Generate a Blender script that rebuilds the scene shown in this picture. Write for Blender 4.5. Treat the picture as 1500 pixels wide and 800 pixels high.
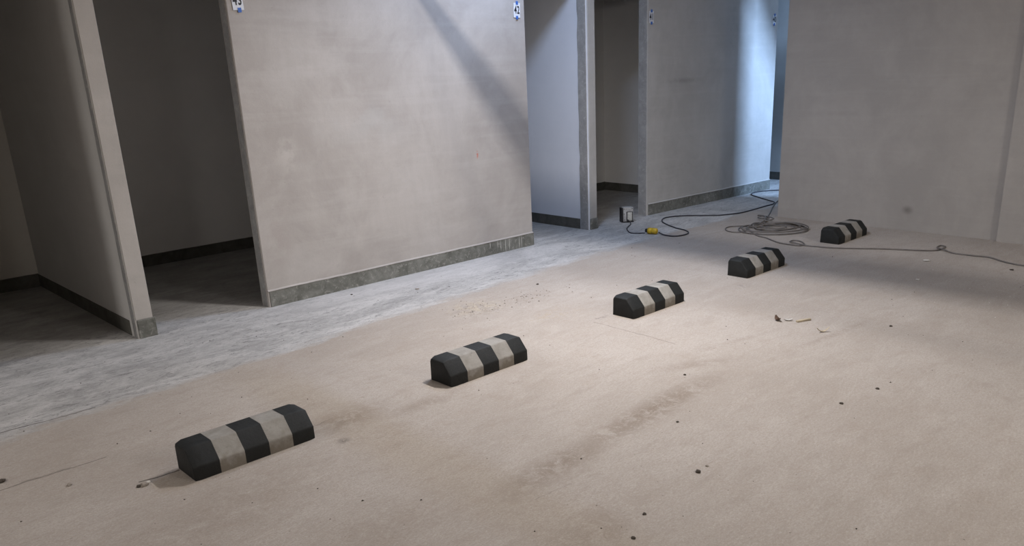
import bpy, bmesh, math, random
from mathutils import Vector, Matrix, noise
random.seed(7)
S = bpy.context.scene
for o in list(bpy.data.objects): bpy.data.objects.remove(o)
COL = S.collection

# ---------------------------------------------------------------- camera
cam_d = bpy.data.cameras.new('camera'); cam = bpy.data.objects.new('camera', cam_d); COL.objects.link(cam)
cam_d.sensor_width = 36; cam_d.lens = 36*1200.3/1500
cam_d.shift_x = -34.23/1500; cam_d.shift_y = 94.51/1500
cam_d.clip_start = .05; cam_d.clip_end = 100
yw, pt, rl = [math.radians(a) for a in (46.1957, 18.229, -2.1876)]
fw = Vector((math.cos(yw)*math.cos(pt), math.sin(yw)*math.cos(pt), -math.sin(pt)))
rt = Vector((math.sin(yw), -math.cos(yw), 0)); up = rt.cross(fw)
R = math.cos(rl)*rt + math.sin(rl)*up; U = -math.sin(rl)*rt + math.cos(rl)*up
M = Matrix((R, U, -fw)).transposed().to_4x4(); M.translation = (0, 0, 1.65)
cam.matrix_world = M
S.camera = cam
# ---------------------------------------------------------------- exposure and world
S.view_settings.view_transform = 'Standard'; S.view_settings.look = 'None'
S.view_settings.gamma = 1; S.view_settings.use_curve_mapping = False
S.view_settings.exposure = 0.55
W = bpy.data.worlds.new('world'); S.world = W; W.use_nodes = True
W.node_tree.nodes['Background'].inputs[0].default_value = (.35, .45, .6, 1)
W.node_tree.nodes['Background'].inputs[1].default_value = .02
# ---------------------------------------------------------------- lamps (power in W, colour, place)
WARM = (1.0, .90, .80); NEUT = (1.0, .95, .93); COOL = (.62, .74, 1.0); BLUE = (.40, .62, 1.0)
LAMPS = [  # x, y, z, length, axis, power, colour
    (3.9, 3.4, 2.78, .60, 'Y', 65, (1.0, .955, .93)),
    (4.9, 4.8, 3.40, .35, 'Y', 37, (.52, .68, 1.0)),
    (-2.8, 4.9, 2.9, .60, 'Y', 60, (1.0, .96, .93)),
    (3.9, -3.2, 3.2, 1.2, 'Y', 150, (1.0, .965, .92)),  # fill lamp added behind the viewpoint
    (-3.0, -2.6, 3.2, 1.2, 'Y', 80, (1.0, .94, .89)),  # second added fill lamp, out of view on the left
]
UNSEEN_LIGHT = dict(loc=(10.25, 2.7, 2.1), power=175, col=BLUE)  # unseen light added for the blue patch on the far wall

# ---------------------------------------------------------------- material helpers
def new_mat(name, rough=.9, spec=.25):
    m = bpy.data.materials.new(name); m.use_nodes = True
    b = m.node_tree.nodes['Principled BSDF']
    b.inputs['Roughness'].default_value = rough
    b.inputs['Specular IOR Level'].default_value = spec
    return m, m.node_tree.nodes, m.node_tree.links, b
def coords(n, l, scale=(1, 1, 1), rot=(0, 0, 0), loc=(0, 0, 0)):
    t = n.new('ShaderNodeNewGeometry'); mp = n.new('ShaderNodeMapping'); mp.vector_type = 'POINT'
    mp.inputs['Scale'].default_value = scale; mp.inputs['Rotation'].default_value = rot; mp.inputs['Location'].default_value = loc
    l.new(t.outputs['Position'], mp.inputs['Vector']); return mp.outputs[0]
def ocoords(n, l, scale=(1, 1, 1)):
    t = n.new('ShaderNodeTexCoord'); mp = n.new('ShaderNodeMapping'); mp.inputs['Scale'].default_value = scale
    l.new(t.outputs['Object'], mp.inputs['Vector']); return mp.outputs[0]
def nz(n, l, vec, scale, detail=4, rough=.55, dist=0.):
    t = n.new('ShaderNodeTexNoise'); t.inputs['Scale'].default_value = scale; t.inputs['Detail'].default_value = detail
    t.inputs['Roughness'].default_value = rough; t.inputs['Distortion'].default_value = dist
    l.new(vec, t.inputs['Vector']); return t.outputs['Fac']
def rng(n, l, v, a, b, c=0., d=1., smooth=False):
    t = n.new('ShaderNodeMapRange'); t.interpolation_type = 'SMOOTHSTEP' if smooth else 'LINEAR'
    for i, x in zip((1, 2, 3, 4), (a, b, c, d)): t.inputs[i].default_value = x
    l.new(v, t.inputs[0]); return t.outputs[0]
def mth(n, l, op, a, b=None, clamp=False):
    t = n.new('ShaderNodeMath'); t.operation = op; t.use_clamp = clamp
    for i, x in enumerate((a, b)):
        if x is None: continue
        if isinstance(x, (int, float)): t.inputs[i].default_value = x
        else: l.new(x, t.inputs[i])
    return t.outputs[0]
def mix(n, l, f, a, b, mode='MIX'):
    t = n.new('ShaderNodeMix'); t.data_type = 'RGBA'; t.blend_type = mode
    for s, x in ((t.inputs[0], f), (t.inputs[6], a), (t.inputs[7], b)):
        if isinstance(x, (int, float)): s.default_value = x
        elif isinstance(x, tuple): s.default_value = (*x, 1)
        else: l.new(x, s)
    return t.outputs[2]
def blob(n, l, c, r, rotz=0., inner=0., outer=1.):
    """soft ellipsoid mask at world position c with radii r"""
    g = n.new('ShaderNodeNewGeometry'); s = n.new('ShaderNodeVectorMath'); s.operation = 'SUBTRACT'
    l.new(g.outputs['Position'], s.inputs[0]); s.inputs[1].default_value = c
    ro = n.new('ShaderNodeVectorRotate'); ro.rotation_type = 'Z_AXIS'; ro.inputs['Angle'].default_value = -rotz
    l.new(s.outputs[0], ro.inputs[0])
    d = n.new('ShaderNodeVectorMath'); d.operation = 'DIVIDE'; l.new(ro.outputs[0], d.inputs[0]); d.inputs[1].default_value = r
    k = n.new('ShaderNodeVectorMath'); k.operation = 'LENGTH'; l.new(d.outputs[0], k.inputs[0])
    return rng(n, l, k.outputs['Value'], inner, outer, 1, 0, True)
def bump(n, l, b, h, strength, dist):
    t = n.new('ShaderNodeBump'); t.inputs['Strength'].default_value = strength; t.inputs['Distance'].default_value = dist
    l.new(h, t.inputs['Height']); l.new(t.outputs[0], b.inputs['Normal'])

def plaster(name, base, dark, light, stains=(), streak=True, bs=.35):
    m, n, l, b = new_mat(name, .92, .2)
    p = coords(n, l)
    big = rng(n, l, nz(n, l, p, 1.3, 6, .68, .5), .38, .62)
    c = mix(n, l, big, dark, base)
    f2 = rng(n, l, nz(n, l, p, 3.2, 6, .65, .3), .48, .72, 0, .4)
    c = mix(n, l, f2, c, light)
    pv = coords(n, l, (9, 9, 1.1)); ph = coords(n, l, (.7, .7, 11))
    c = mix(n, l, rng(n, l, nz(n, l, pv, 1.6, 5, .6), .4, .75, 0, .28), c, dark)
    c = mix(n, l, rng(n, l, nz(n, l, ph, 1.2, 5, .6, .3), .5, .8, 0, .35), c, light)
    fine = nz(n, l, p, 90, 4, .7)
    c = mix(n, l, rng(n, l, fine, .3, .7, 0, .13), c, dark)
    c = mix(n, l, rng(n, l, nz(n, l, p, 38, 3, .6), .69, .74, 0, .25), c, tuple(x*.6 for x in dark))
    for (cc, rr, col, st, ns) in stains:
        k = mth(n, l, 'MULTIPLY', blob(n, l, cc, rr), st)
        if ns: k = mth(n, l, 'MULTIPLY', k, rng(n, l, nz(n, l, p, ns, 4, .6), .42, .56))
        c = mix(n, l, k, c, col)
    l.new(c, b.inputs['Base Color'])
    h = mth(n, l, 'ADD', mth(n, l, 'MULTIPLY', nz(n, l, p, 14, 6, .6), .8), mth(n, l, 'MULTIPLY', fine, .3))
    bump(n, l, b, h, bs, .006)
    return m
def cement(name, base, dark, light, drips=(), scale=7, light_amt=.5, bs=.5):
    m, n, l, b = new_mat(name, .85, .3)
    p = coords(n, l)
    c = mix(n, l, rng(n, l, nz(n, l, p, scale, 6, .65, .7), .35, .65), dark, base)
    c = mix(n, l, rng(n, l, nz(n, l, p, scale*3.1, 6, .7, .4), .54, .68, 0, light_amt), c, light)
    c = mix(n, l, rng(n, l, nz(n, l, p, 120, 3, .7), .62, .7, 0, .3), c, light)
    for (cc, rr) in drips:
        c = mix(n, l, mth(n, l, 'MULTIPLY', blob(n, l, cc, rr, 0, .3, 1), .7), c, (.55, .54, .5))
    l.new(c, b.inputs['Base Color'])
    bump(n, l, b, nz(n, l, p, 60, 6, .7), bs, .005)
    return m
def flat(name, col, rough=.6, spec=.4, var=.12, scale=30, metal=0):
    m, n, l, b = new_mat(name, rough, spec); b.inputs['Metallic'].default_value = metal
    p = ocoords(n, l)
    l.new(mix(n, l, rng(n, l, nz(n, l, p, scale, 4, .6), .35, .65), col, tuple(x*(1-var) for x in col)), b.inputs['Base Color'])
    return m

# ---------------------------------------------------------------- floor material
def floor_material():
    m, n, l, b = new_mat('dusty_floor', .88, .3)
    p = coords(n, l)
    # beige screed
    c = mix(n, l, rng(n, l, nz(n, l, p, .8, 5, .6, .5), .38, .64), (.40, .355, .315), (.475, .43, .39))
    ps = coords(n, l, (1.0, 3.2, 1), (0, 0, math.radians(-8)))
    c = mix(n, l, rng(n, l, nz(n, l, ps, 2.2, 6, .65, .8), .5, .72, 0, .5), c, (.53, .485, .445))
    c = mix(n, l, rng(n, l, nz(n, l, p, 5.5, 6, .7, .6), .50, .70, 0, .32), c, (.36, .295, .24))
    brown = [((3.05, 2.33, 0), (1.0, .15, 1), 3, .9), ((2.3, 2.27, 0), (.65, .15, 1), 4, .75), ((3.7, 2.55, 0), (.5, .10, 1), -28, .45),
             ((1.95, 3.42, 0), (.35, .20, 1), 5, .6), ((2.35, 3.28, 0), (.45, .10, 1), 0, .5), ((2.9, 3.15, 0), (.3, .07, 1), 0, .3), ((1.15, 3.0, 0), (.7, .35, 1), 10, .35),
             ((2.0, 1.8, 0), (.5, .2, 1), 10, .4), ((4.75, 2.2, 0), (.7, .05, 1), -6, .45), ((4.2, 2.6, 0), (.55, .045, 1), -12, .4),
             ((1.5, 2.4, 0), (.5, .2, 1), 0, .3), ((4.6, 3.0, 0), (.5, .12, 1), 0, .2)]
    acc = None
    for (cc, rr, a, st) in brown:
        k = mth(n, l, 'MULTIPLY', blob(n, l, cc, rr, math.radians(a)), st); acc = k if acc is None else mth(n, l, 'MAXIMUM', acc, k)
    c = mix(n, l, mth(n, l, 'MULTIPLY', acc, rng(n, l, nz(n, l, p, 11, 7, .8, .6), .40, .53)), c, (.215, .165, .125))
    ncache = {}
    # sandy mortar patch behind the second stop
    for (cc, rr, ns, th, col) in [((3.68, 4.46, 0), (.32, .27, 1), 16, .46, (.53, .455, .345)), ((3.66, 4.40, 0), (.26, .24, 1), 22, .50, (.22, .19, .16)),
                             ((4.1, 4.35, 0), (.35, .16, 1), 18, .56, (.33, .28, .22)), ((5.37, 3.27, 0), (.16, .07, 1), 20, .5, (.2, .18, .17)), ((3.93, 3.9, 0), (.35, .2, 1), 14, .5, (.42, .35, .27)),
                             ((4.05, 3.58, 0), (.14, .05, 1), 22, .5, (.2, .18, .17)), ((1.79, 3.21, 0), (.05, .05, 1), 18, .42, (.13, .12, .11)), ((.52, 4.02, 0), (.06, .03, 1), 20, .40, (.08, .07, .06))]:
        if ns not in ncache: ncache[ns] = nz(n, l, p, ns, 4, .7)
        k = mth(n, l, 'MULTIPLY', blob(n, l, cc, rr), rng(n, l, ncache[ns], th, th+.06))
        c = mix(n, l, mth(n, l, 'MULTIPLY', k, .8), c, col)
    # fine sand and specks
    c = mix(n, l, rng(n, l, nz(n, l, p, 130, 3, .75), .34, .66, 0, .5), c, (.27, .23, .195))
    c = mix(n, l, rng(n, l, nz(n, l, coords(n, l, (40, 85, 1), (0, 0, math.radians(-24))), 1.0, 3, .7), .44, .72, 0, .40), c, (.27, .23, .19))
    c = mix(n, l, rng(n, l, nz(n, l, coords(n, l, (60, 110, 1), (0, 0, math.radians(-30)), (4, 2, 0)), 1.0, 3, .75), .52, .74, 0, .35), c, (.58, .54, .50))
    c = mix(n, l, rng(n, l, nz(n, l, coords(n, l, (3.0, 9, 1), (0, 0, math.radians(-14)), (1, 2, 0)), 1.6, 7, .78, .4), .50, .66, 0, .38), c, (.30, .255, .215))
    c = mix(n, l, rng(n, l, nz(n, l, coords(n, l, (1, 1, 1), (0, 0, 0), (3, 7, 0)), 90, 2, .6), .70, .75, 0, .5), c, (.60, .55, .49))
    c = mix(n, l, rng(n, l, nz(n, l, coords(n, l, (1, 1, 1), (0, 0, 0), (9, 1, 0)), 55, 2, .5), .735, .76, 0, .7), c, (.12, .10, .08))
    # grey trowelled cement strip along the store rooms
    q = coords(n, l, (.9, 2.3, 1), (0, 0, math.radians(-3)))
    g = mix(n, l, rng(n, l, nz(n, l, q, 1.7, 7, .68, .9), .40, .62), (.37, .36, .35), (.57, .555, .54))
    g = mix(n, l, rng(n, l, nz(n, l, q, 4.2, 8, .75, 1.4), .52, .64, 0, .65), g, (.60, .58, .565))
    g = mix(n, l, rng(n, l, nz(n, l, coords(n, l, (2.2, 6, 1), (0, 0, math.radians(6))), 4.0, 9, .85, 1.4), .525, .60, 0, .78), g, (.165, .165, .16))
    g = mix(n, l, rng(n, l, nz(n, l, coords(n, l, (2.4, 5, 1), (0, 0, math.radians(-12)), (7, 3, 0)), 7.0, 9, .85, 1.6), .56, .62, 0, .6), g, (.66, .64, .62))
    g = mix(n, l, rng(n, l, nz(n, l, coords(n, l, (30, 70, 1)), 1.0, 4, .7), .5, .68, 0, .4), g, (.22, .22, .215))
    g = mix(n, l, rng(n, l, nz(n, l, p, 150, 3, .7), .35, .65, 0, .25), g, (.18, .18, .175))
    # pale dusty band at the foot of the middle wall
    k = mth(n, l, 'MULTIPLY', blob(n, l, (4.0, 5.5, 0), (2.3, .42, 1)), .55)
    g = mix(n, l, k, g, (.55, .535, .53))
    # edge of the strip: y > 4.55 + slope, noisy
    sx = n.new('ShaderNodeSeparateXYZ'); l.new(p, sx.inputs[0])
    e = rng(n, l, sx.outputs['X'], .5, 5.5, 4.50, 4.93)
    d = mth(n, l, 'SUBTRACT', sx.outputs['Y'], e)
    d = mth(n, l, 'ADD', d, rng(n, l, nz(n, l, coords(n, l, (.6, 1.6, 1)), 3, 8, .7), .3, .7, -.10, .10))
    f = rng(n, l, d, -.05, .07, 0, 1, True)
    col = mix(n, l, f, c, g)
    # bay floors: darker further in
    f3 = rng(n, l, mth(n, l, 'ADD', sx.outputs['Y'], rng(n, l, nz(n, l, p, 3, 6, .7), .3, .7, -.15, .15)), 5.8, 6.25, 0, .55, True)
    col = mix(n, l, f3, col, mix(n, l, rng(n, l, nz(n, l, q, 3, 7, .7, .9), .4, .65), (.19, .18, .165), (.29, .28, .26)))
    # hairline joints: (x0,x1,y,slope) along X and one along Y
    hw = rng(n, l, nz(n, l, coords(n, l), 5, 4, .6), .3, .7, -.012, .012)
    def seg(axis, a0, a1, b0, b1, w, st):
        A = sx.outputs['X' if axis == 'X' else 'Y']; B = sx.outputs['Y' if axis == 'X' else 'X']
        t = rng(n, l, A, a0, a1, b0, b1)
        dd = mth(n, l, 'ABSOLUTE', mth(n, l, 'ADD', mth(n, l, 'SUBTRACT', B, t), hw))
        k = rng(n, l, dd, w*.4, w, 1, 0)
        g0 = mth(n, l, 'MULTIPLY', mth(n, l, 'GREATER_THAN', A, a0), mth(n, l, 'LESS_THAN', A, a1))
        return mth(n, l, 'MULTIPLY', mth(n, l, 'MULTIPLY', k, g0), st)
    ln = None
    for s in [('X', .0, 1.12, 4.655, 4.60, .006, .85), ('X', .2, .95, 3.93, 3.90, .005, .6), ('X', .60, .80, 3.92, 3.915, .006, .3), ('X', .96, 1.13, 3.52, 3.50, .007, .9),
              ('X', 1.72, 1.9, 3.46, 3.49, .003, .3), ('Y', 2.85, 3.55, 3.93, 3.95, .006, .35), ('X', 2.0, 2.2, 2.13, 2.11, .003, .2), ('Y', 1.2, 4.3, 5.2, 5.0, .004, .12)]:
        k = seg(*s); ln = k if ln is None else mth(n, l, 'MAXIMUM', ln, k)
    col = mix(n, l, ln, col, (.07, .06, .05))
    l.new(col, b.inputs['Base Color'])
    h = mth(n, l, 'ADD', mth(n, l, 'MULTIPLY', nz(n, l, p, 110, 5, .75), .5), mth(n, l, 'MULTIPLY', nz(n, l, p, 12, 6, .7), .9))
    h = mth(n, l, 'SUBTRACT', h, mth(n, l, 'MULTIPLY', ln, 1.0))
    h = mth(n, l, 'SUBTRACT', h, mth(n, l, 'MULTIPLY', f, .35))
    bump(n, l, b, h, .5, .007)
    return m
FLOOR = floor_material()
P_MID = plaster('plaster_middle', (.44, .41, .385), (.36, .332, .31), (.51, .485, .465),
    stains=[((4.84, 5.7, .93), (.022, .05, .05), (.50, .10, .05), .8, 60), ((3.0, 5.7, 1.1), (.15, .1, .25), (.52, .49, .46), .5, 9), ((2.85, 5.7, .5), (.2, .1, .3), (.35, .31, .29), .5, 7),
            ((3.7, 5.7, 1.3), (.7, .1, .25), (.42, .41, .40), .5, 3)])
P_PIER = plaster('plaster_pier', (.47, .44, .41), (.40, .375, .35), (.52, .49, .46))
P_FAR = plaster('plaster_far', (.48, .465, .445), (.41, .395, .375), (.54, .525, .51), stains=[((8.0, 5.76, 1.45), (.5, .1, .05), (.24, .225, .2), .5, 5)])
P_BLOCK = plaster('plaster_block', (.375, .35, .325), (.325, .305, .285), (.42, .395, .37),
    stains=[((8.13, 3.18, .2), (.1, .075, .06), (.12, .11, .10), .6, 0), ((8.13, 3.9, 1.1), (.1, .5, .04), (.30, .28, .26), .4, 4), ((8.13, 2.5, .9), (.1, .3, .6), (.40, .38, .36), .4, 3)])
P_WHITE = plaster('paint_partition', (.70, .72, .77), (.67, .69, .74), (.73, .75, .80), bs=.08)
P_BAY = plaster('paint_bay', (.82, .80, .77), (.78, .76, .73), (.85, .83, .80), bs=.12)
P_BAY44 = plaster('paint_dark_bay', (.66, .63, .57), (.62, .59, .54), (.69, .66, .60), bs=.12)
C_JAMB = cement('raw_cement_jamb', (.34, .335, .325), (.25, .245, .24), (.47, .46, .45), scale=9)
C_SKIRT = cement('cement_skirting', (.205, .205, .185), (.115, .115, .10), (.40, .39, .36), scale=9, light_amt=.6,
    drips=[((x, 5.69, z), (w, .05, h)) for x, z, w, h in [(4.93, .10, .006, .05), (5.02, .09, .005, .05), (5.06, .07, .006, .07), (5.12, .06, .007, .09), (5.17, .06, .006, .09),
           (5.30, .06, .006, .09), (5.33, .06, .005, .08), (8.42, .07, .035, .06), (7.66, .08, .015, .05)]])
C_SKIRT_DARK = cement('cement_skirting_bay', (.12, .115, .10), (.075, .072, .062), (.17, .165, .15), scale=6, light_amt=.25)
CEIL = plaster('ceiling_concrete', (.70, .69, .68), (.62, .61, .60), (.76, .75, .74))
REAR = plaster('plaster_rear', (.55, .53, .51), (.48, .46, .44), (.6, .58, .56))

# ---------------------------------------------------------------- mesh helpers
def link(name, bm, mat, parent=None, smooth=False):
    me = bpy.data.meshes.new(name); bm.to_mesh(me); bm.free()
    if smooth:
        for f in me.polygons: f.use_smooth = True
    if mat: me.materials.append(mat)
    o = bpy.data.objects.new(name, me); COL.objects.link(o)
    if parent: o.parent = parent
    return o
def tag(o, label=None, cat=None, group=None, kind=None):
    for k, v in (('label', label), ('category', cat), ('group', group), ('kind', kind)):
        if v: o[k] = v
    return o
def empty(name, loc, rz=0., rx=0., ry=0.):
    o = bpy.data.objects.new(name, None); COL.objects.link(o); o.location = loc; o.rotation_euler = (rx, ry, rz); o.empty_display_size = .05
    return o
def box_bm(x0, x1, y0, y1, z0, z1, bev=0., bm=None, seg=1):
    b = bmesh.new()
    vs = [b.verts.new((x, y, z)) for x in (x0, x1) for y in (y0, y1) for z in (z0, z1)]
    for f in ((0, 1, 3, 2), (4, 6, 7, 5), (0, 4, 5, 1), (2, 3, 7, 6), (0, 2, 6, 4), (1, 5, 7, 3)): b.faces.new([vs[i] for i in f])
    bmesh.ops.recalc_face_normals(b, faces=b.faces)
    if bev: bmesh.ops.bevel(b, geom=b.edges[:], offset=bev, segments=seg, affect='EDGES', profile=.5)
    if bm is not None:
        me = bpy.data.meshes.new('t'); b.to_mesh(me); b.free(); bm.from_mesh(me); bpy.data.meshes.remove(me); return bm
    return b
def prism_bm(poly, z0, z1, bev=0.):
    b = bmesh.new()
    lo = [b.verts.new((x, y, z0)) for x, y in poly]; hi = [b.verts.new((x, y, z1)) for x, y in poly]
    b.faces.new(lo[::-1]); b.faces.new(hi)
    for i in range(len(poly)): j = (i+1) % len(poly); b.faces.new((lo[i], lo[j], hi[j], hi[i]))
    bmesh.ops.recalc_face_normals(b, faces=b.faces)
    if bev:
        bmesh.ops.bevel(b, geom=[e for e in b.edges if abs(e.verts[0].co.z-e.verts[1].co.z) > .5], offset=bev, segments=2, affect='EDGES')
    return b
def struct(name, bm, mat, parent=None):
    o = link(name, bm, mat, parent); o['kind'] = 'structure'; return o
def tube_bm(pts, r, seg=8, bm=None, closed=False):
    bm = bm or bmesh.new(); P = [Vector(p) for p in pts]; rings = []; side = Vector((0, 0, 1))
    for i, p in enumerate(P):
        t = (P[min(i+1, len(P)-1)]-P[max(i-1, 0)])
        if t.length < 1e-9: t = Vector((1, 0, 0))
        t.normalize(); a = t.cross(side)
        if a.length < 1e-4: a = t.cross(Vector((0, 1, 0)))
        a.normalize(); c = a.cross(t)
        rings.append([bm.verts.new(p + r*(math.cos(k*2*math.pi/seg)*a + math.sin(k*2*math.pi/seg)*c)) for k in range(seg)])
    for A, B in zip(rings, rings[1:]):
        for k in range(seg): bm.faces.new((A[k], A[(k+1) % seg], B[(k+1) % seg], B[k]))
    bm.faces.new(rings[0][::-1]); bm.faces.new(rings[-1])
    bmesh.ops.recalc_face_normals(bm, faces=bm.faces)
    return bm
def spline(pts, n=8):
    out = []; P = [Vector(p) for p in pts]
    for i in range(len(P)-1):
        p0, p1, p2, p3 = P[max(i-1, 0)], P[i], P[i+1], P[min(i+2, len(P)-1)]
        for k in range(n):
            t = k/n
            out.append(.5*((2*p1)+(p2-p0)*t+(2*p0-5*p1+4*p2-p3)*t*t+(3*p1-p0-3*p2+p3)*t**3))
    out.append(P[-1]); return out

# ---------------------------------------------------------------- room shell
H = 3.5
YF = 5.70
struct('floor', box_bm(-11, 14.5, -6.5, 8.3, -.15, 0), FLOOR)
struct('ceiling', box_bm(-11, 14.5, -6.5, 8.3, H, H+.15), CEIL)
struct('wall_left', box_bm(-11.2, -11, -6.5, 8.3, 0, H), REAR)
struct('wall_rear', box_bm(-11, 14.5, -6.7, -6.5, 0, H), REAR)
struct('wall_right', box_bm(14.5, 14.7, -6.5, 8.3, 0, H), REAR)
struct('wall_back', box_bm(-11, 1.79, 8.0, 8.2, 0, H), P_BAY44)
struct('wall_back', box_bm(1.79, 8.72, 8.0, 8.2, 0, H), P_BAY)
struct('wall_back', box_bm(8.0, 8.72, 7.56, 8.0, 0, H), P_BAY)
struct('wall_back', box_bm(8.72, 14.5, 8.0, 8.2, 0, H), P_BAY)
# partitions between the store rooms (x0,x1,y0)
def partition(x0, x1, y0, mat, sk=.006, jamb_left=True, y1=8.0, skirt_mat=C_SKIRT_DARK):
    struct('wall_partition', prism_bm([(x0, y0), (x1, y0), (x1, y1), (x0, y1)], 0, H, .004), mat)
    if jamb_left:
        struct('baseboard_partition', box_bm(x0-sk, x0+.001, y0+.118, y1, 0, .108, .002), skirt_mat)
        struct('baseboard_partition', box_bm(x1-.001, x1+sk, y0+.118, y1, 0, .108, .002), skirt_mat)
PB = plaster('plaster_partition', (.62, .605, .58), (.58, .565, .54), (.66, .645, .62), bs=.12)
partition(1.734, 1.846, 5.692, PB)
partition(4.10, 4.22, 5.83, P_WHITE)
partition(6.370, 6.490, 5.762, P_WHITE)
partition(8.70, 8.82, 5.88, P_BAY)
partition(10.75, 10.87, 5.76, plaster('plaster_far_room', (.55, .54, .52), (.50, .49, .47), (.59, .58, .56)))
partition(-1.0, -.88, 5.69, PB)
# plaster faces on the ends of the partitions (the piers)
struct('wall_pier', box_bm(1.737, 1.849, 5.688, 5.70, .128, H, .002), P_PIER)
struct('baseboard_pier', box_bm(1.742, 1.862, 5.680, 5.70, 0, .128, .004), C_SKIRT)
struct('wall_pier', box_bm(6.387, 6.492, 5.754, 5.766, .115, H, .002), P_FAR)
struct('baseboard_pier', box_bm(6.387, 6.500, 5.748, 5.766, 0, .115, .004), C_SKIRT)
struct('wall_pier', box_bm(10.765, 10.87, 5.752, 5.764, .115, H, .002), P_FAR)
# front walls between the openings
def ragged_plate(plane, a0, a1, b, z0, z1, t, n=60, amp=.004, seed=0):
    """thin raw-cement coat on a jamb (plane x=b), y from a0 to a1, with an uneven inner edge"""
    bm = bmesh.new(); rows = []
    for i in range(n+1):
        z = z0+(z1-z0)*i/n
        w = amp*(noise.noise(Vector((seed, z*6, 0)))*1.3 + noise.noise(Vector((seed, z*23, 3)))*.6)
        w2 = amp*.4*noise.noise(Vector((seed+5, z*9, 0)))
        rows.append([bm.verts.new(p) for p in ((b, a0+w2, z), (b-t, a0+w2+.002, z), (b-t, a1+w-.002, z), (b, a1+w, z))])
    for A, B in zip(rows, rows[1:]):
        for k in range(3): bm.faces.new((A[k], A[k+1], B[k+1], B[k]))
    bm.faces.new(rows[0]); bm.faces.new(rows[-1][::-1])
    bmesh.ops.recalc_face_normals(bm, faces=bm.faces)
    return bm
def front_wall(x0, y0, x1, y1, th, mat):
    struct('wall_front', prism_bm([(x0, y0), (x1, y1), (x1, y1+th), (x0, y0+th)], 0, H, .004), mat)
front_wall(2.697, 5.702, 5.490, 5.706, .112, P_MID)
front_wall(7.394, 5.800, 9.885, 5.702, .125, P_FAR)
front_wall(-1.9, 5.70, .60, 5.70, .112, P_PIER)
front_wall(11.6, 5.76, 14.5, 5.76, .112, P_FAR)
# lintels over the openings
LZ = 2.52
for x0, x1, y in ((.60, 1.737, 5.70), (1.846, 2.697, 5.70), (5.49, 6.387, 5.73), (6.49, 7.394, 5.78), (9.885, 10.765, 5.74), (-11, -1.9, 5.7), (10.87, 11.6, 5.76)):
    struct('wall_lintel', box_bm(x0, x1, y, y+.11, LZ if x0 > -10 else 0, H), P_MID)
# raw cement jambs
struct('trim_1', ragged_plate('x', 5.702, 5.758, 1.734, 0, H, .004, seed=1, amp=.006), C_JAMB)
struct('trim_2', ragged_plate('x', 5.722, 5.796, 2.697, 0, H, .004, seed=2, amp=.006), C_JAMB)
struct('trim_3', ragged_plate('x', 5.766, 5.874, 6.370, 0, H, .008, seed=3, amp=.008), C_JAMB)
struct('trim_4', ragged_plate('x', 5.808, 5.918, 7.394, 0, H, .004, seed=4, amp=.004), C_JAMB)
struct('trim_5', ragged_plate('x', 5.766, 5.874, 10.75, 0, H, .006, seed=5, amp=.006), C_JAMB)
# skirting on the front walls, wavy top edge
def skirting(name, x0, y0, x1, y1, h, proud=.008, n=90, seed=0, mat=None, amp=.0035):
    bm = bmesh.new(); rows = []
    L = math.hypot(x1-x0, y1-y0); nx, ny = (y1-y0)/L, -(x1-x0)/L
    for i in range(n+1):
        t = i/n; x = x0+(x1-x0)*t; y = y0+(y1-y0)*t
        hh = h+amp*(noise.noise(Vector((t*L*2, seed, 0)))+.6*noise.noise(Vector((t*L*11, seed, 2))))
        pr = proud+.0025*noise.noise(Vector((t*L*3, seed, 7)))
        rows.append([bm.verts.new(p) for p in ((x, y, 0), (x+nx*(pr+.002), y+ny*(pr+.002), 0), (x+nx*pr, y+ny*pr, hh-.004), (x+nx*(pr-.004), y+ny*(pr-.004), hh), (x, y, hh))])
    for A, B in zip(rows, rows[1:]):
        for k in range(4): bm.faces.new((A[k], A[k+1], B[k+1], B[k]))
    bm.faces.new(rows[0][::-1]); bm.faces.new(rows[-1])
    bmesh.ops.recalc_face_normals(bm, faces=bm.faces)
    return struct(name, bm, mat or C_SKIRT)
skirting('baseboard_front', 2.712, 5.703, 5.498, 5.707, .122, seed=1)
skirting('baseboard_front', 7.42, 5.800, 9.89, 5.703, .124, seed=2)
def lip(x0, y0, x1, y1, z, mat, n=60, seed=0):
    bm = bmesh.new(); rows = []
    L = math.hypot(x1-x0, y1-y0); nx, ny = (y1-y0)/L, -(x1-x0)/L
    for i in range(n+1):
        t = i/n; x = x0+(x1-x0)*t; y = y0+(y1-y0)*t
        w = .011+.002*noise.noise(Vector((t*L*6, seed, 1))); zz = z+.0035*(noise.noise(Vector((t*L*2, seed, 0)))+.6*noise.noise(Vector((t*L*11, seed, 2))))
        rows.append([bm.verts.new(p) for p in ((x, y, zz-.001), (x+nx*w, y+ny*w, zz-.001), (x+nx*(w-.002), y+ny*(w-.002), zz+.003), (x+nx*.001, y+ny*.001, zz+.011), (x, y, zz+.011))])
    for A, B in zip(rows, rows[1:]):
        for k in range(4): bm.faces.new((A[k], A[k+1], B[k+1], B[k]))
    bm.faces.new(rows[0][::-1]); bm.faces.new(rows[-1])
    bmesh.ops.recalc_face_normals(bm, faces=bm.faces)
    return struct('trim_6', bm, mat)
lip(2.700, 5.703, 5.490, 5.707, .122, P_MID, seed=1)
lip(7.42, 5.800, 9.885, 5.703, .124, P_FAR, seed=2)
skirting('baseboard_back', 1.85, 8.0, 4.10, 8.0, .108, seed=3, mat=C_SKIRT_DARK)
skirting('baseboard_back', -.88, 8.0, 1.73, 8.0, .112, seed=4, mat=C_SKIRT_DARK)
skirting('baseboard_back', 6.49, 7.56, 8.70, 7.56, .108, seed=5, mat=C_SKIRT_DARK)
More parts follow.
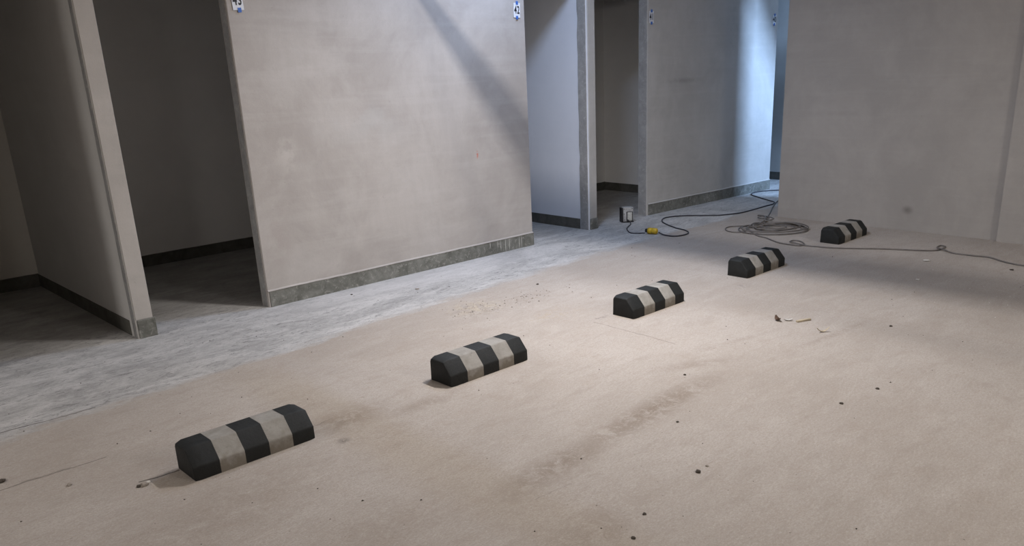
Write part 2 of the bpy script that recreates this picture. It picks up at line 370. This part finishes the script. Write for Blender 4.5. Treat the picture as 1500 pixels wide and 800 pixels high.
skirting('baseboard_back', 4.22, 8.0, 6.37, 8.0, .108, seed=6, mat=C_SKIRT_DARK)
# the solid block on the right with its shallow pilaster
struct('wall_block', prism_bm([(8.130, -3.0), (9.62, -3.0), (9.62, 4.572), (8.130, 4.572)], 0, H, .006), P_BLOCK)
struct('wall_block', prism_bm([(8.055, -3.0), (8.13, -3.0), (8.13, 2.345), (8.075, 2.345)], 0, H, .005), P_BLOCK)
# unseen stair-shaped slab added behind the block to shade the far wall
def shade_slab():
    bm = bmesh.new(); n = 8; pts = []
    x, z = 9.64, 2.50
    pts = [(9.64, 2.40), (10.95, .52), (10.95, 1.0)]
    sx_, sz_ = (10.95-9.64)/n, (2.85-1.0)/n
    for i in range(n):
        pts.append((10.95-sx_*i, 1.0+sz_*(i+1))); pts.append((10.95-sx_*(i+1), 1.0+sz_*(i+1)))
    a = [bm.verts.new((p[0], 4.30, p[1])) for p in pts]; b = [bm.verts.new((p[0], 4.56, p[1])) for p in pts]
    bm.faces.new(a); bm.faces.new(b[::-1])
    for i in range(len(pts)): j = (i+1) % len(pts); bm.faces.new((a[i], a[j], b[j], b[i]))
    bmesh.ops.recalc_face_normals(bm, faces=bm.faces); return bm
struct('wall_shade_slab', shade_slab(), CEIL)

# ---------------------------------------------------------------- lamps as fittings
M_HOUS = flat('lamp_housing', (.6, .6, .6), .4)
def emis(name, col, s):
    m = bpy.data.materials.new(name); m.use_nodes = True; nt = m.node_tree
    b = nt.nodes['Principled BSDF']; b.inputs['Emission Color'].default_value = (*col, 1); b.inputs['Emission Strength'].default_value = s
    b.inputs['Base Color'].default_value = (.8, .8, .8, 1); return m
LBL = ['short batten lamp hanging over the middle wheel stops', 'cool white lamp under the ceiling near the wall numbered 42', 'batten lamp over the opening left of the first pier',
       'unseen long lamp added as fill behind the viewpoint on the right', 'unseen long lamp added as fill behind the viewpoint on the left']
for i, (x, y, z, L, ax, pw, col) in enumerate(LAMPS):
    e = empty('ceiling_lamp', (x, y, z)); tag(e, LBL[i], 'lamp')
    link('housing', box_bm(-.045, .045, -L/2-.03, L/2+.03, .012, .06, .006), M_HOUS, e)
    link('tube', tube_bm([(0, -L/2, -.004), (0, L/2, -.004)], .014, 10), emis('lamp_tube', col, 3), e, True)
    for s in (-1, 1): link('suspension_wire', tube_bm([(0, s*L*.35, .06), (0, s*L*.35, H-z)], .003, 6), M_HOUS, e)
    ld = bpy.data.lights.new('lamp_light', 'AREA'); ld.shape = 'RECTANGLE'; ld.size = .05; ld.size_y = L; ld.energy = pw; ld.color = col
    lo = bpy.data.objects.new('lamp_light', ld); COL.objects.link(lo); lo.location = (0, 0, -.022); lo.parent = e
e = empty('unseen_light', UNSEEN_LIGHT['loc']); tag(e, 'unseen blue white light added behind the right block', 'lamp')  # stand-in source; its housing and stand are made up
link('housing', box_bm(-.32, .32, -.07, -.005, -.17, .17, .01), M_HOUS, e)
link('stand', tube_bm([(0, -.04, -.09), (0, -.04, -UNSEEN_LIGHT['loc'][2]+.02)], .012, 8), M_HOUS, e)
link('base', box_bm(-.15, .15, -.19, .11, -UNSEEN_LIGHT['loc'][2], -UNSEEN_LIGHT['loc'][2]+.02, .004), M_HOUS, e)
ld = bpy.data.lights.new('unseen_light_area', 'AREA'); ld.shape = 'RECTANGLE'; ld.size = .60; ld.size_y = .30; ld.energy = UNSEEN_LIGHT['power']; ld.color = UNSEEN_LIGHT['col']
lo = bpy.data.objects.new('unseen_light_area', ld); COL.objects.link(lo); lo.location = (0, 0, 0); lo.rotation_euler = (math.radians(90), 0, 0); lo.parent = e
# conduit under the ceiling whose shadow crosses the wall and the floor
M_COND = flat('conduit_grey', (.35, .35, .36), .5)
c_ = tube_bm(spline([(4.13, -2.0, 2.50), (4.13, 1, 2.50), (4.13, 4.3, 2.50), (4.13, 4.62, 2.50), (4.13, 4.70, 2.58), (4.13, 4.70, 2.9), (4.13, 4.70, H)], 6), .03, 14)
tag(link('pipe', c_, M_COND, None, True), 'grey pipe hanging below the ceiling beside the middle lamp', 'pipe')

# ---------------------------------------------------------------- wheel stops
def paint(name, base, worn, amt, rough, sc=9):
    m, n, l, b = new_mat(name, rough, .35)
    p = coords(n, l)
    c = mix(n, l, rng(n, l, nz(n, l, p, sc, 6, .65, .6), .38, .66, 0, amt), base, worn)
    c = mix(n, l, rng(n, l, nz(n, l, p, sc*4, 5, .7), .55, .72, 0, amt*.7), c, tuple(x*.55 for x in base))
    c = mix(n, l, rng(n, l, nz(n, l, p, 160, 3, .7), .6, .72, 0, .35), c, worn)
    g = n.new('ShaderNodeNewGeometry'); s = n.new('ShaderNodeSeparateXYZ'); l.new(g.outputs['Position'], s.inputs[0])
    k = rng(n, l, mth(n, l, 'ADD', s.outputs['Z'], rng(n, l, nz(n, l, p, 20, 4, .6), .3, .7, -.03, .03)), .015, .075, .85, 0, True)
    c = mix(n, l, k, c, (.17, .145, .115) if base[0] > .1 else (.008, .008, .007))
    l.new(c, b.inputs['Base Color'])
    bump(n, l, b, mth(n, l, 'ADD', nz(n, l, p, 70, 5, .7), nz(n, l, p, 14, 4, .6)), .45, .004)
    return m
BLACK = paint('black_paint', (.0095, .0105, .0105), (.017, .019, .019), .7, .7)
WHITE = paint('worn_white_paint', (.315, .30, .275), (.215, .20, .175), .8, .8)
PROF = [(0, 0), (.001, .064), (.066, .138), (.180, .138), (.190, .120), (.193, 0)]
def stop_section(k, L=.586, n=5, seed=0):
    x0, x1 = L*k/n, L*(k+1)/n
    bm = bmesh.new(); m = 5; rings = []
    for i in range(m):
        x = x0+(x1-x0)*i/(m-1); ring = []
        ins = 0
        if (k == 0 and i == 0) or (k == n-1 and i == m-1): ins = .006
        for (y, z) in PROF:
            cy, cz = .0965, .0
            f = 1-ins/.09
            jx = .0016*noise.noise(Vector((x*30, y*30+seed, z*30))) if 0 < i < m-1 else 0
            # painted stripe edges wander slightly
            wob = .004*noise.noise(Vector((k if i == 0 else k+1, y*16+seed*3, z*16))) if ((i == 0 and k > 0) or (i == m-1 and k < n-1)) else 0
            if ins and i == 0: wob = 0.0
            ring.append(bm.verts.new((x+wob, cy+(y-cy)*f, z*f if z > 0 else 0)))
        rings.append(ring)
    for A, B in zip(rings, rings[1:]):
        for q in range(len(PROF)):
            w = (q+1) % len(PROF); bm.faces.new((A[q], A[w], B[w], B[q]))
    bm.faces.new(rings[0][::-1]); bm.faces.new(rings[-1])
    bmesh.ops.recalc_face_normals(bm, faces=bm.faces)
    # soften arrises along the length, and the free ends
    es = []
    for e in bm.edges:
        a, b = e.verts
        along = abs(a.co.x-b.co.x) > .01
        if along and max(a.co.z, b.co.z) > .01: es.append(e)
        if (k == 0 and max(a.co.x, b.co.x) < x0+.003) or (k == n-1 and min(a.co.x, b.co.x) > x1-.003):
            if e not in es: es.append(e)
    bmesh.ops.bevel(bm, geom=es, offset=.007, segments=3, affect='EDGES', profile=.6)
    return bm
def make_stop():
    r = empty('wheel_stop', (0, 0, 0))
    for k in range(5):
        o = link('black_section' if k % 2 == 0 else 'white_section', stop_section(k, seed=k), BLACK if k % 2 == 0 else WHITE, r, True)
    return r
stop0 = make_stop()
for ch in stop0.children:
    if ch.name.startswith('black'): ch['label'] = 'black painted band'
    else: ch['label'] = 'worn white painted band'
for ch in stop0.children:
    mm = ch.modifiers.new('en', 'EDGE_SPLIT'); mm.split_angle = math.radians(24)
STOPS = [(1.131, 3.335, 'black and white striped concrete wheel stop, nearest and largest, at lower left', 0),
         (2.560, 3.345, 'striped wheel stop second from the front, below the 42 wall', 0),
         (4.166, 3.372, 'striped wheel stop in the middle of the row of five', 0),
         (5.581, 3.366, 'striped wheel stop fourth from the front, just below the coiled cable', 0),
         (7.155, 3.382, 'striped wheel stop farthest away, close to the plain right wall', 0)]
for i, (x, y, lab, a) in enumerate(STOPS):
    if i == 0: r = stop0
    else:
        r = stop0.copy(); COL.objects.link(r)
        for ch in stop0.children:
            c = ch.copy(); COL.objects.link(c); c.parent = r
    r.location = (x, y, 0); tag(r, lab, 'wheel stop', 'striped wheel stops in a row')

# ---------------------------------------------------------------- number signs
PAPER = flat('sign_paper', (.70, .72, .76), .7, .3, .05)
INK = flat('black_ink', (.012, .012, .016), .6)
TAPE = flat('blue_tape', (.06, .16, .50), .6, .3, .2)
def digits_mesh(txt, size):
    cu = bpy.data.curves.new('digits', 'FONT'); cu.body = txt; cu.size = size; cu.align_x = 'CENTER'; cu.align_y = 'CENTER'
    cu.offset = size*.026; cu.space_character = 1.14; cu.extrude = .0002; cu.resolution_u = 3
    o = bpy.data.objects.new('tmp', cu); COL.objects.link(o)
    dg = bpy.context.evaluated_depsgraph_get(); me = bpy.data.meshes.new_from_object(o.evaluated_get(dg))
    bpy.data.objects.remove(o); return me
def sign(x, y, z, txt, w, h, lab, tilt=0., fs=.090, tapes=((0, 1), (0, -1)), yaw=0., squeeze=.66):
    e = empty('number_sign', (x, y, z), yaw); e.rotation_euler = (0, math.radians(tilt), yaw)
    tag(e, lab, 'sign', 'door number signs')
    # slightly curled sheet with thickness
    bm = bmesh.new(); n = 6; fr, bk = [], []
    for i in range(n+1):
        for j in (0, 1):
            t = i/n; zz = -h/2+h*t; xx = (-.5+j)*w
            d = -.0025-.004*abs(t-.5)**2*(1 if j else .3)
            fr.append(bm.verts.new((xx, d, zz))); bk.append(bm.verts.new((xx, d+.0012, zz)))
    for i in range(n):
        a, b, c, d = 2*i, 2*i+1, 2*i+3, 2*i+2
        bm.faces.new((fr[a], fr[b], fr[c], fr[d])); bm.faces.new((bk[d], bk[c], bk[b], bk[a]))
        bm.faces.new((fr[a], fr[d], bk[d], bk[a])); bm.faces.new((fr[b], bk[b], bk[c], fr[c]))
    bm.faces.new((fr[0], bk[0], bk[1], fr[1])); bm.faces.new((fr[-2], fr[-1], bk[-1], bk[-2]))
    bmesh.ops.recalc_face_normals(bm, faces=bm.faces)
    link('paper', bm, PAPER, e)
    me = digits_mesh(txt, fs); me.materials.clear(); me.materials.append(INK)
    d = bpy.data.objects.new('digits', me); COL.objects.link(d); d.parent = e
    d.rotation_euler = (math.radians(90), 0, 0); d.scale = (squeeze, 1, 1); d.location = (0, -.0036, 0)
    for (dx, s) in tapes:
        t = link('tape', box_bm(-.013, .013, -.0008, .0008, -.015, .015), TAPE, e)
        t.location = (dx, -.0046, s*h/2); t.rotation_euler = (0, math.radians(random.uniform(-6, 6)), 0)
sign(2.776, 5.698, 2.157, '43', .079, .123, 'white paper sign reading 43 with blue tape, top left of the middle wall', -2, .092, tapes=((.006, -1.0), (.002, 1)))
sign(5.392, 5.702, 2.140, '42', .077, .122, 'white paper sign reading 42 with blue tape, top right of the middle wall', 2)
sign(7.345+.10, 5.792, 2.115, '41', .074, .120, 'white paper sign reading 41 at the left end of the far wall', 0, yaw=-.04)
sign(9.80, 5.702, 2.108, '40', .070, .112, 'small paper sign reading 40 at the right end of the far wall', 2, yaw=-.04)

# ---------------------------------------------------------------- electrical box, cables
M_BOX = flat('box_enamel', (.42, .42, .42), .5, .4, .35, 40)
M_BOXD = flat('box_black', (.02, .02, .022), .5)
M_COVER = flat('box_cover', (.50, .50, .47), .6, .4, .2, 50)
M_YEL = flat('yellow_plastic', (.62, .42, .03), .45, .4, .25, 25)
M_CABLE = flat('grey_cable', (.17, .155, .145), .55, .4, .3, 20)
M_LEAD = flat('black_cable', (.035, .035, .045), .5)
e = empty('electrical_box', (6.955, 5.735, 0), math.radians(-32)); tag(e, 'small grey electrical box with black side standing on the floor at opening 41', 'electrical box')
w, d, h = .135, .075, .165
link('housing', box_bm(-w/2+.02, w/2, -d/2, d/2, .006, h, .004), M_BOX, e)
link('side_plate', box_bm(-w/2, -w/2+.02, -d/2-.003, d/2, .004, h-.004, .003), M_BOXD, e)
link('cover', box_bm(-.002, .050, -d/2-.012, -d/2, .022, .112, .004), M_COVER, e)
bm = box_bm(-.012, .060, -d/2-.004, -d/2+.001, .108, .118, .001); box_bm(.050, .060, -d/2-.004, -d/2+.001, .012, .118, .001, bm); box_bm(-.012, -.004, -d/2-.004, -d/2+.001, .015, .118, .001, bm)
link('cover_frame', bm, M_BOXD, e)
link('foot_rail', box_bm(-w/2+.015, w/2+.004, -d/2-.004, d/2, 0, .014, .002), M_BOXD, e)
for sx_, sz_ in ((-.035, .150), (.055, .150), (-.035, .03), (-.035, .095)):
    link('screw', tube_bm([(sx_, -d/2-.003, sz_), (sx_, -d/2+.001, sz_)], .004, 8), M_BOXD, e)
link('cable_gland', tube_bm([(.004, -d/2-.001, .03), (.002, -d/2-.03, .018)], .009, 10), M_BOXD, e, True)
def cable(name, pts, r, mat, lab, cat='cable', group=None, n=8):
    P = spline([(p[0], p[1], (p[2] if len(p) > 2 else 0)+r+.001) for p in pts], n)
    return tag(link(name, tube_bm(P, r, 8), mat, None, True), lab, cat, group)
lead = [(6.935, 5.665, .010), (6.85, 5.59), (6.74, 5.53), (6.63, 5.46), (6.54, 5.37), (6.48, 5.29), (6.49, 5.23), (6.555, 5.16)]
cable('cable', lead, .0055, M_LEAD, 'short black lead running from the grey box to the yellow connector')
e = empty('cable_connector', (6.575, 5.085, 0), math.radians(-75)); tag(e, 'yellow cable connector lying on the floor in front of the grey box', 'connector')
def lathe_x(prof, seg=18):
    bm = bmesh.new(); rr = [[bm.verts.new((x, r*math.cos(2*math.pi*k/seg), .033+r*math.sin(2*math.pi*k/seg))) for k in range(seg)] for x, r in prof]
    for A, B in zip(rr, rr[1:]):
        for k in range(seg): bm.faces.new((A[k], A[(k+1) % seg], B[(k+1) % seg], B[k]))
    bm.faces.new(rr[0][::-1]); bm.faces.new(rr[-1]); bmesh.ops.recalc_face_normals(bm, faces=bm.faces); return bm
link('sleeve', lathe_x([(-.045, .024), (-.042, .031), (-.01, .032), (-.008, .029), (0, .029), (.002, .032), (.045, .031), (.055, .024), (.06, .012)]), M_YEL, e, True)
link('cap', lathe_x([(-.075, .010), (-.072, .018), (-.05, .022), (-.045, .024)]), M_BOXD, e, True)
for o_ in e.children:
    if o_.name.startswith('cap'): o_['label'] = 'black end cap'
ext = [(6.60, 5.02, .012), (6.58, 4.93), (6.59, 4.82), (6.68, 4.78), (6.8, 4.8), (6.9, 4.91), (6.95, 5.07), (7.06, 5.27), (7.17, 5.41), (7.34, 5.51), (7.5, 5.48), (7.62, 5.38), (7.74, 5.22), (7.83, 5.11), (8.05, 5.01),
       (8.29, 5.0), (8.59, 5.01), (8.80, 5.015), (8.93, 5.07), (9.02, 5.2), (9.16, 5.42), (9.29, 5.60), (9.42, 5.665), (9.56, 5.665), (9.71, 5.61), (9.82, 5.50), (9.88, 5.36), (9.9, 5.1), (9.95, 4.7)]
cable('cable', ext, .0068, M_LEAD, 'dark extension cable winding from the yellow connector along the far wall')
# coiled cable
rnd = random.Random(3)
coil = [(9.75, 5.10), (9.28, 5.13), (8.97, 5.06), (8.62, 4.91), (8.31, 4.76), (7.99, 4.61), (7.84, 4.52)]
cx, cy = 7.47, 4.20
ua = Vector((.275, -.225)); ub = Vector((.17, .215))   # long and short half-axes of the coil
for turn in range(6):
    f0 = (.98, .55, .80, .36, .92, .66)[turn]; ox, oy = rnd.uniform(-.05, .03), rnd.uniform(-.02, .05)
    for k in range(10):
        a = math.pi/2 - 2*math.pi*k/10
        f = f0*(1+rnd.uniform(-.05, .05)); p = Vector((cx+ox, cy+oy))+ua*math.cos(a)*f+ub*math.sin(a)*f
        coil.append((p.x, p.y, .004+.007*turn*(.3+.7*rnd.random())))
coil += [(7.60, 4.42, .05), (7.84, 4.55, .04), (7.97, 4.69, .02), (8.05, 4.76, .0), (8.06, 4.70, .0), (7.93, 4.58, .02), (7.76, 4.45, .05), (7.68, 4.44, .05), (7.75, 4.54, .03), (7.88, 4.66, .012), (7.9, 4.60, .03), (7.72, 4.38, .05)]
coil += [(7.59, 4.44, .03), (7.5, 4.49, .01), (7.46, 4.54), (7.38, 4.61), (7.3, 4.655), (7.19, 4.62), (7.10, 4.52), (7.11, 4.42), (7.2, 4.395), (7.36, 4.455, .012), (7.50, 4.47, .03), (7.55, 4.38, .03), (7.45, 4.37, .015)]
coil += [(7.36, 4.46, .014), (7.30, 4.41), (7.22, 4.34), (7.08, 4.19), (7.03, 4.06), (6.96, 3.95), (6.9, 3.84), (6.885, 3.73), (6.90, 3.63), (6.98, 3.635), (7.07, 3.72), (7.07, 3.79), (7.00, 3.79), (6.93, 3.71, .012), (6.93, 3.58), (6.95, 3.47), (6.98, 3.35), (7.06, 3.19), (7.17, 3.02),
         (7.23, 2.90), (7.30, 2.73), (7.37, 2.62), (7.47, 2.59), (7.58, 2.60), (7.60, 2.65), (7.5, 2.64), (7.41, 2.56, .012), (7.36, 2.45), (7.36, 2.29), (7.37, 2.17), (7.28, 2.04), (7.235, 1.94), (7.22, 1.85), (7.16, 1.66), (7.05, 1.4), (7.0, 1.0)]
cable('cable', coil, .0062, M_CABLE, 'grey cable coiled in a loose heap before the right block, tail trailing right', n=5)

# ---------------------------------------------------------------- rubble, chips and scraps lying on the floor
def lump_bm(r, sq=.5, seed=0, sub=2, rough=.5):
    bm = bmesh.new(); bmesh.ops.create_icosphere(bm, subdivisions=sub, radius=r)
    for v in bm.verts:
        f = 1+rough*noise.noise(v.co/r*1.6+Vector((seed*3.1, 0, 0)))+.3*rough*noise.noise(v.co/r*4+Vector((seed, 5, 0)))
        v.co *= f; v.co.z = max(v.co.z*sq, -r*.25)+r*.25
    return bm
M_DARK = flat('dark_dirt', (.085, .07, .058), .9, .2, .4, 120)
M_MORT = flat('dusty_mortar', (.33, .29, .25), .95, .2, .4, 90)
M_PALE = flat('pale_chip', (.62, .59, .54), .8, .3, .2, 60)
M_WOOD = flat('pale_wood', (.50, .42, .30), .7, .3, .25, 40)
CR = [  # x, y, radius, squash, material, label
    (2.63, 1.78, .014, .6, M_DARK, 'dark clod of dirt, larger of the close pair at lower right centre'),
    (2.70, 1.783, .009, .5, M_MORT, 'small grey clod just right of the dark clod at lower right centre'),
    (2.21, 1.735, .010, .45, M_DARK, 'dark flat crumb at the bottom edge right of centre'),
    (3.70, 1.67, .012, .5, M_DARK, 'dark crumb on open floor below the wood offcut, the lower of two'),
    (4.00, 1.62, .011, .6, M_DARK, 'dark crumb on open floor at right, the upper of two'),
    (.74, 3.73, .013, .6, M_MORT, 'grey crumb on the floor left of the nearest wheel stop'),
    (.545, 4.0, .020, .4, M_DARK, 'dark clod at the left edge of the picture'),
    (3.73, 5.23, .017, .4, M_MORT, 'grey flat lump on the cement strip below the middle wall'),
    (3.30, 5.515, .010, .5, M_DARK, 'dark crumb near the skirting of the middle wall, left part'),
    (4.43, 4.57, .013, .5, M_DARK, 'dark crumb at the edge of the grey strip behind the second stop'),
    (3.53, 2.495, .010, .5, M_DARK, 'dark crumb on the beige floor right of the second stop'),
    (2.99, 2.15, .009, .5, M_DARK, 'small dark crumb beside the brown smear in the floor centre'),
    (2.05, 1.66, .011, .45, M_DARK, 'flat dark crumb at the bottom edge near the centre'),
    (7.04, 1.90, .018, .35, M_DARK, 'dark chip in front of the trailing cable at far right'),
    (6.98, 2.53, .028, .2, M_PALE, 'white plaster chip beyond the shadow band at right'),
    (6.32, 2.34, .017, .3, M_PALE, 'small white chip lying in the shadow band at right'),
    (5.07, 2.01, .012, .5, M_DARK, 'dark crumb right of the paper curl at middle right'),
]
for i, (x, y, r, sq, m, lab) in enumerate(CR):
    o = link('debris_crumb', lump_bm(r*.85, sq, i+1), m, None, False); o.location = (x, y, 0); o.rotation_euler = (0, 0, i*1.3)
    tag(o, lab, 'debris', 'loose crumbs on the floor')
# broken lump by the nearest stop: two pale and dark pieces
e = empty('mortar_lump', (.965, 3.475, 0)); tag(e, 'small broken mortar lump left of the nearest wheel stop', 'debris')
o = link('chunk', lump_bm(.018, .5, 31), M_MORT, e); o = link('chunk', lump_bm(.011, .6, 32), M_DARK, e); o.location = (-.02, .006, 0)
o = link('chunk', lump_bm(.010, .6, 33), M_PALE, e); o.location = (.022, .012, 0)
o = link('debris_crumb', lump_bm(.035, .9, 41, 3), M_MORT); o.location = (10.68, 5.72, 0); tag(o, 'dusty lump at the foot of the blue lit far doorway', 'debris')
# wood offcut and the leaf beside it
e = empty('wood_offcut', (4.835, 2.485, 0), math.radians(-22)); tag(e, 'short pale wood offcut lying on the floor before the fourth stop', 'wood')
link('batten', box_bm(-.055, .055, -.010, .010, 0, .012, .002), M_WOOD, e)
def leaf(name, x, y, L, wd, rz, mat, curl, lab, cat):
    bm = bmesh.new(); n = 8; T, B = [], []
    for i in range(n+1):
        t = i/n; ww = wd*math.sin(math.pi*min(max(t, .06), .96))**.7
        for j in (-1, 0, 1):
            z = curl*(2*t-1)**2*L + (abs(j)*.25*wd) + .001
            T.append(bm.verts.new((L*(t-.5), j*ww/2, z+.0012))); B.append(bm.verts.new((L*(t-.5), j*ww/2, z)))
    for i in range(n):
        for j in (0, 1):
            a = 3*i+j; bm.faces.new((T[a], T[a+3], T[a+4], T[a+1])); bm.faces.new((B[a], B[a+1], B[a+4], B[a+3]))
        for j in (0, 2): a = 3*i+j; bm.faces.new((T[a], B[a], B[a+3], T[a+3]))
    bmesh.ops.recalc_face_normals(bm, faces=bm.faces)
    o = link(name, bm, mat, None, True); o.location = (x, y, 0); o.rotation_euler = (0, 0, rz); tag(o, lab, cat)
leaf('dry_leaf', 4.74, 2.62, .075, .035, .9, flat('leaf_brown', (.10, .06, .04), .8), .3, 'dark curled dry leaf just left of the wood offcut', 'leaf')
leaf('paper_scrap', 4.78, 2.565, .06, .025, -.9, M_PALE, .15, 'pale scrap between the dry leaf and the wood offcut', 'scrap')
leaf('wood_shaving', 4.70, 2.28, .085, .02, -.6, M_WOOD, .3, 'thin curled shaving on the floor below the wood offcut', 'scrap')
# grit: tiny crumbs, uncountable
def grit(name, n, area, r0, r1, mat, seed, lab, cluster=None):
    rn = random.Random(seed); bm = bmesh.new()
    for i in range(n):
        if cluster:
            c = cluster[i % len(cluster)]; x = rn.gauss(c[0], c[2]); y = rn.gauss(c[1], c[3])
        else: x = rn.uniform(area[0], area[1]); y = rn.uniform(area[2], area[3])
        if y > 5.6 or x > 7.9: continue
        if any(sx-.02 < x < sx+.62 and sy-.02 < y < sy+.22 for sx, sy, _, _ in STOPS): continue
        r = r0+(r1-r0)*rn.random()**3; a = rn.random()*6.3
        vs = []
        for (dx, dy, dz) in ((1, 0, 0), (-.4, .8, 0), (-.6, -.7, 0), (.05, .05, .8)):
            s = rn.uniform(.7, 1.2)*r
            vs.append(bm.verts.new((x+s*(dx*math.cos(a)-dy*math.sin(a)), y+s*(dx*math.sin(a)+dy*math.cos(a)), dz*s+.0003)))
        for f in ((0, 1, 3), (1, 2, 3), (2, 0, 3), (0, 2, 1)): bm.faces.new([vs[k] for k in f])
    o = link(name, bm, mat); tag(o, lab, 'grit', None, 'stuff')
grit('dark_grit', 420, (.2, 8, .8, 5.5), .0015, .007, M_DARK, 1, 'fine dark grit scattered over the whole floor')
grit('pale_grit', 300, (.2, 8, .8, 5.5), .0015, .006, M_PALE, 2, 'fine pale grit scattered over the whole floor')
grit('sandy_crumbs', 260, None, .002, .010, M_MORT, 3, 'sandy mortar crumbs gathered on the floor behind the second stop', [(3.7, 4.45, .13, .12), (4.1, 4.35, .2, .08)])
